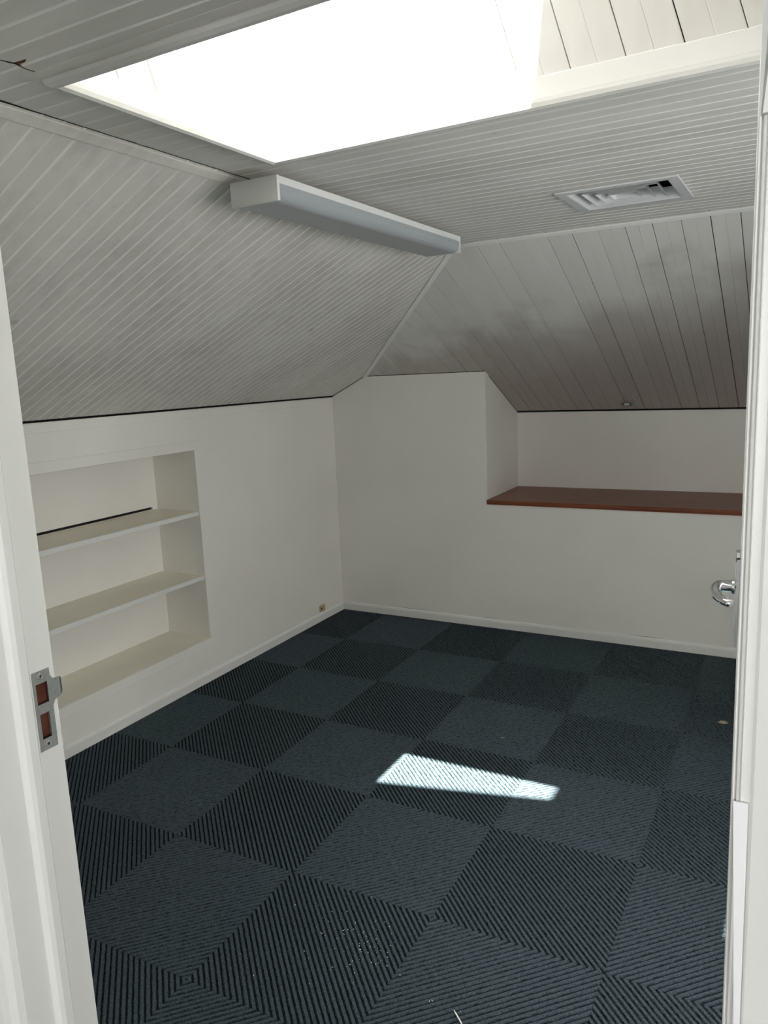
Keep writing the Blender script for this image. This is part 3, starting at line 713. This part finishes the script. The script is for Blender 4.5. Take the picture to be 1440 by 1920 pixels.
# ------------------------------------------------------------------ the open door at the right, seen edge on, with its lever handle
door = struct(bpy.data.objects.new('door_1', None)); C.objects.link(door)
hx_, hy_ = 2.7315, -3.690
fx, fy = 2.6700, -2.868
dv = Vector((fx-hx_, fy-hy_, 0)); DW = dv.length; dv.normalize(); dn = Vector((dv.y, -dv.x, 0))      # dn points to the right
pl = -dn
mb = MB(); q0 = Vector((hx_, hy_, 0.012)); mb.prism([q0, q0+dv*DW, q0+dv*DW+dn*0.037, q0+dn*0.037], (0, 0, 2.03)); mb.build('door_leaf', M_TRIM, door, bevel=0.001)
def dp(s, n, z): return Vector((hx_, hy_, 0)) + dv*s + pl*n + Vector((0, 0, z))
SC = 0.765
def dbox(mb, s0, s1, n0, n1, z0, z1): mb.prism([dp(s0, n0, z0), dp(s1, n0, z0), dp(s1, n1, z0), dp(s0, n1, z0)], (0, 0, z1-z0))
mb = MB(); dbox(mb, SC-0.021, SC+0.021, 0.0003, 0.0058, 1.1000, 1.2520); dbox(mb, SC-0.016, SC+0.016, 0.0058, 0.0075, 1.106, 1.247)
hp = mb.build('handle_plate', M_CHROME, door, bevel=0.0015); hp['label'] = 'chrome handle backplate'
mb = MB(); dbox(mb, SC-0.012, SC+0.012, 0.0003, 0.0070, 1.2535, 1.2630); mb.build('cover_cap', M_STEEL, hp, bevel=0.001)
mb = MB()
HZ = 1.200
mb.tube([dp(SC, 0.0075, HZ), dp(SC, 0.012, HZ), dp(SC, 0.0125, HZ), dp(SC, 0.030, HZ)], [0.0125, 0.0125, 0.0100, 0.0095], 16)
mb.tube([dp(SC+0.007, 0.026, HZ), dp(SC-0.002, 0.033, HZ), dp(SC-0.018, 0.0365, HZ), dp(SC-0.040, 0.0365, HZ), dp(SC-0.062, 0.033, HZ-0.001), dp(SC-0.080, 0.026, HZ-0.002), dp(SC-0.093, 0.017, HZ-0.002), dp(SC-0.097, 0.010, HZ-0.002)],
        [0.008, 0.0095, 0.0092, 0.0085, 0.0080, 0.0074, 0.0068, 0.0064], 14)
lv = mb.build('lever', M_CHROME, hp, smooth=True); lv['label'] = 'polished chrome lever with a curled end'

# ------------------------------------------------------------------ the hall behind the camera, with two unseen windows added for light
mb = MB()
hx0, hx1, hy0 = 0.9, 4.3, -6.6
WX0, WX1, WZ0, WZ1 = 1.6, 3.2, 0.95, 2.05
for a, b, c, d in grid_minus(hx0-0.1, hx1+0.1, 0, 2.6, [(WX0, WX1, WZ0, WZ1)]): mb.box(a, b, hy0-0.12, hy0, c, d)
struct(mb.build('wall_hall_rear', M_HALL))
mb = MB(); mb.box(hx0-0.1, hx0, hy0, YH, 0, 2.6); struct(mb.build('wall_hall_left', M_HALL))
HW = (-5.9, -4.3, 0.9, 2.0)  # side window, unseen, added to brighten the door frame
mb = MB()
for a, b, c, d in grid_minus(hy0, YH, 0, 2.6, [HW]): mb.box(hx1, hx1+0.1, a, b, c, d)
struct(mb.build('wall_hall_right', M_HALL))
mb = MB(); mb.box(hx0-0.1, hx1+0.1, hy0-0.1, YH, 2.5, 2.6); struct(mb.build('ceiling_hall', M_HALL))
w2 = struct(bpy.data.objects.new('fill_window_2', None)); C.objects.link(w2)
mb = MB()
for a, b, c, d in grid_minus(WX0, WX1, WZ0, WZ1, [(WX0+0.05, (WX0+WX1)/2-0.025, WZ0+0.05, WZ1-0.05), ((WX0+WX1)/2+0.025, WX1-0.05, WZ0+0.05, WZ1-0.05)]): mb.box(a, b, hy0-0.09, hy0-0.03, c, d)
mb.build('window_frame', M_TRIM, w2)
mb = MB(); mb.box(WX0+0.01, WX1-0.01, hy0-0.064, hy0-0.060, WZ0+0.01, WZ1-0.01); mb.build('glass', M_GLASS, w2)
w5 = struct(bpy.data.objects.new('fill_window_5', None)); C.objects.link(w5)
mb = MB()
for a, b, c, d in grid_minus(*HW, [(HW[0]+0.05, -5.125, HW[2]+0.05, HW[3]-0.05), (-5.075, HW[1]-0.05, HW[2]+0.05, HW[3]-0.05)]): mb.box(hx1+0.02, hx1+0.07, a, b, c, d)
mb.build('window_frame', M_TRIM, w5)
mb = MB(); mb.box(hx1+0.044, hx1+0.048, HW[0]+0.01, HW[1]-0.01, HW[2]+0.01, HW[3]-0.01); mb.build('glass', M_GLASS, w5)
portal(Vector((hx1+0.11, (HW[0]+HW[1])/2, (HW[2]+HW[3])/2)), Vector((-1, 0, 0)), HW[1]-HW[0], HW[3]-HW[2], (0, 1, 0))

portal(roof_map((GX0+GX1)/2, (GY0+GY1)/2, 0.03), Vector((TS, 0, -1)), (GX1-GX0)*math.hypot(1, TS)+0.02, GY1-GY0+0.02, (1, 0, TS))
portal(Vector(((WX0+WX1)/2, hy0-0.10, (WZ0+WZ1)/2)), Vector((0, 1, 0)), WX1-WX0, WZ1-WZ0, (1, 0, 0))
portal(Vector((XR+0.07, (RW[0]+RW[1])/2, (RW[2]+RW[3])/2)), Vector((-1, 0, 0)), RW[1]-RW[0], RW[3]-RW[2], (0, 1, 0))

# what each piece of the setting is
SET = {'wall_left': ('white knee wall on the left with shelves let into it', 'wall'), 'wall_back': ('white far wall stepped around the raised alcove', 'wall'),
 'wall_right': ('white right-hand wall hidden beyond the open door', 'wall'), 'wall_front': ('white wall around the doorway, seen from the hall', 'wall'), 'light_seal': ('unseen sealing boxes behind the room linings, added against light leaks', 'wall'),
 'ceiling': ('flat whitewashed tongue-and-groove ceiling around the skylight opening', 'ceiling'), 'ceiling_left': ('sloping whitewashed board ceiling above the shelves', 'ceiling'),
 'ceiling_back': ('sloping stained board ceiling above the alcove', 'ceiling'), 'trim_shaft': ('bright white boarded shaft of the skylight', 'shaft'),
 'window_1': ('skylight at the top of the boarded shaft', 'skylight'), 'fill_window_2': ('unseen hall window behind the camera, added for light', 'window'), 'fill_window_3': ('unseen window added beyond the open door to light the room', 'window'),
 'fill_window_4': ('unseen rooflight added beyond the open door for fill light', 'skylight'), 'fill_window_5': ('unseen window added in the right wall of the hall for light', 'window'), 'floor': ('dark blue-green ribbed carpet tile floor', 'floor'),
 'trim_1': ('flat batten below the crease of the left sloping ceiling', 'trim'), 'trim_2': ('narrow white batten at the top of the back sloping ceiling', 'trim'), 'trim_3': ('white batten along the hip between both sloping ceilings', 'trim'),
 'trim_4': ('plain strip along the top of the left wall', 'trim'), 'trim_5': ('white painted door frame with a steel strike plate', 'door frame'), 'door_1': ('white door standing open at the right, seen edge on', 'door'),
 'baseboard_left': ('low white skirting below the shelves', 'skirting'), 'baseboard_back': ('low white skirting along the far wall, cracked along its top', 'skirting'), 'baseboard_right': ('low white skirting of the hidden right wall', 'skirting'),
 'wall_hall_rear': ('rear wall of the hall behind the camera', 'wall'), 'wall_hall_left': ('left wall of the hall', 'wall'), 'wall_hall_right': ('right wall of the hall', 'wall'), 'ceiling_hall': ('plain ceiling of the hall', 'ceiling')}
for k_, (lb, ca) in SET.items():
    o = bpy.data.objects[k_]; o['label'] = lb; o['category'] = ca
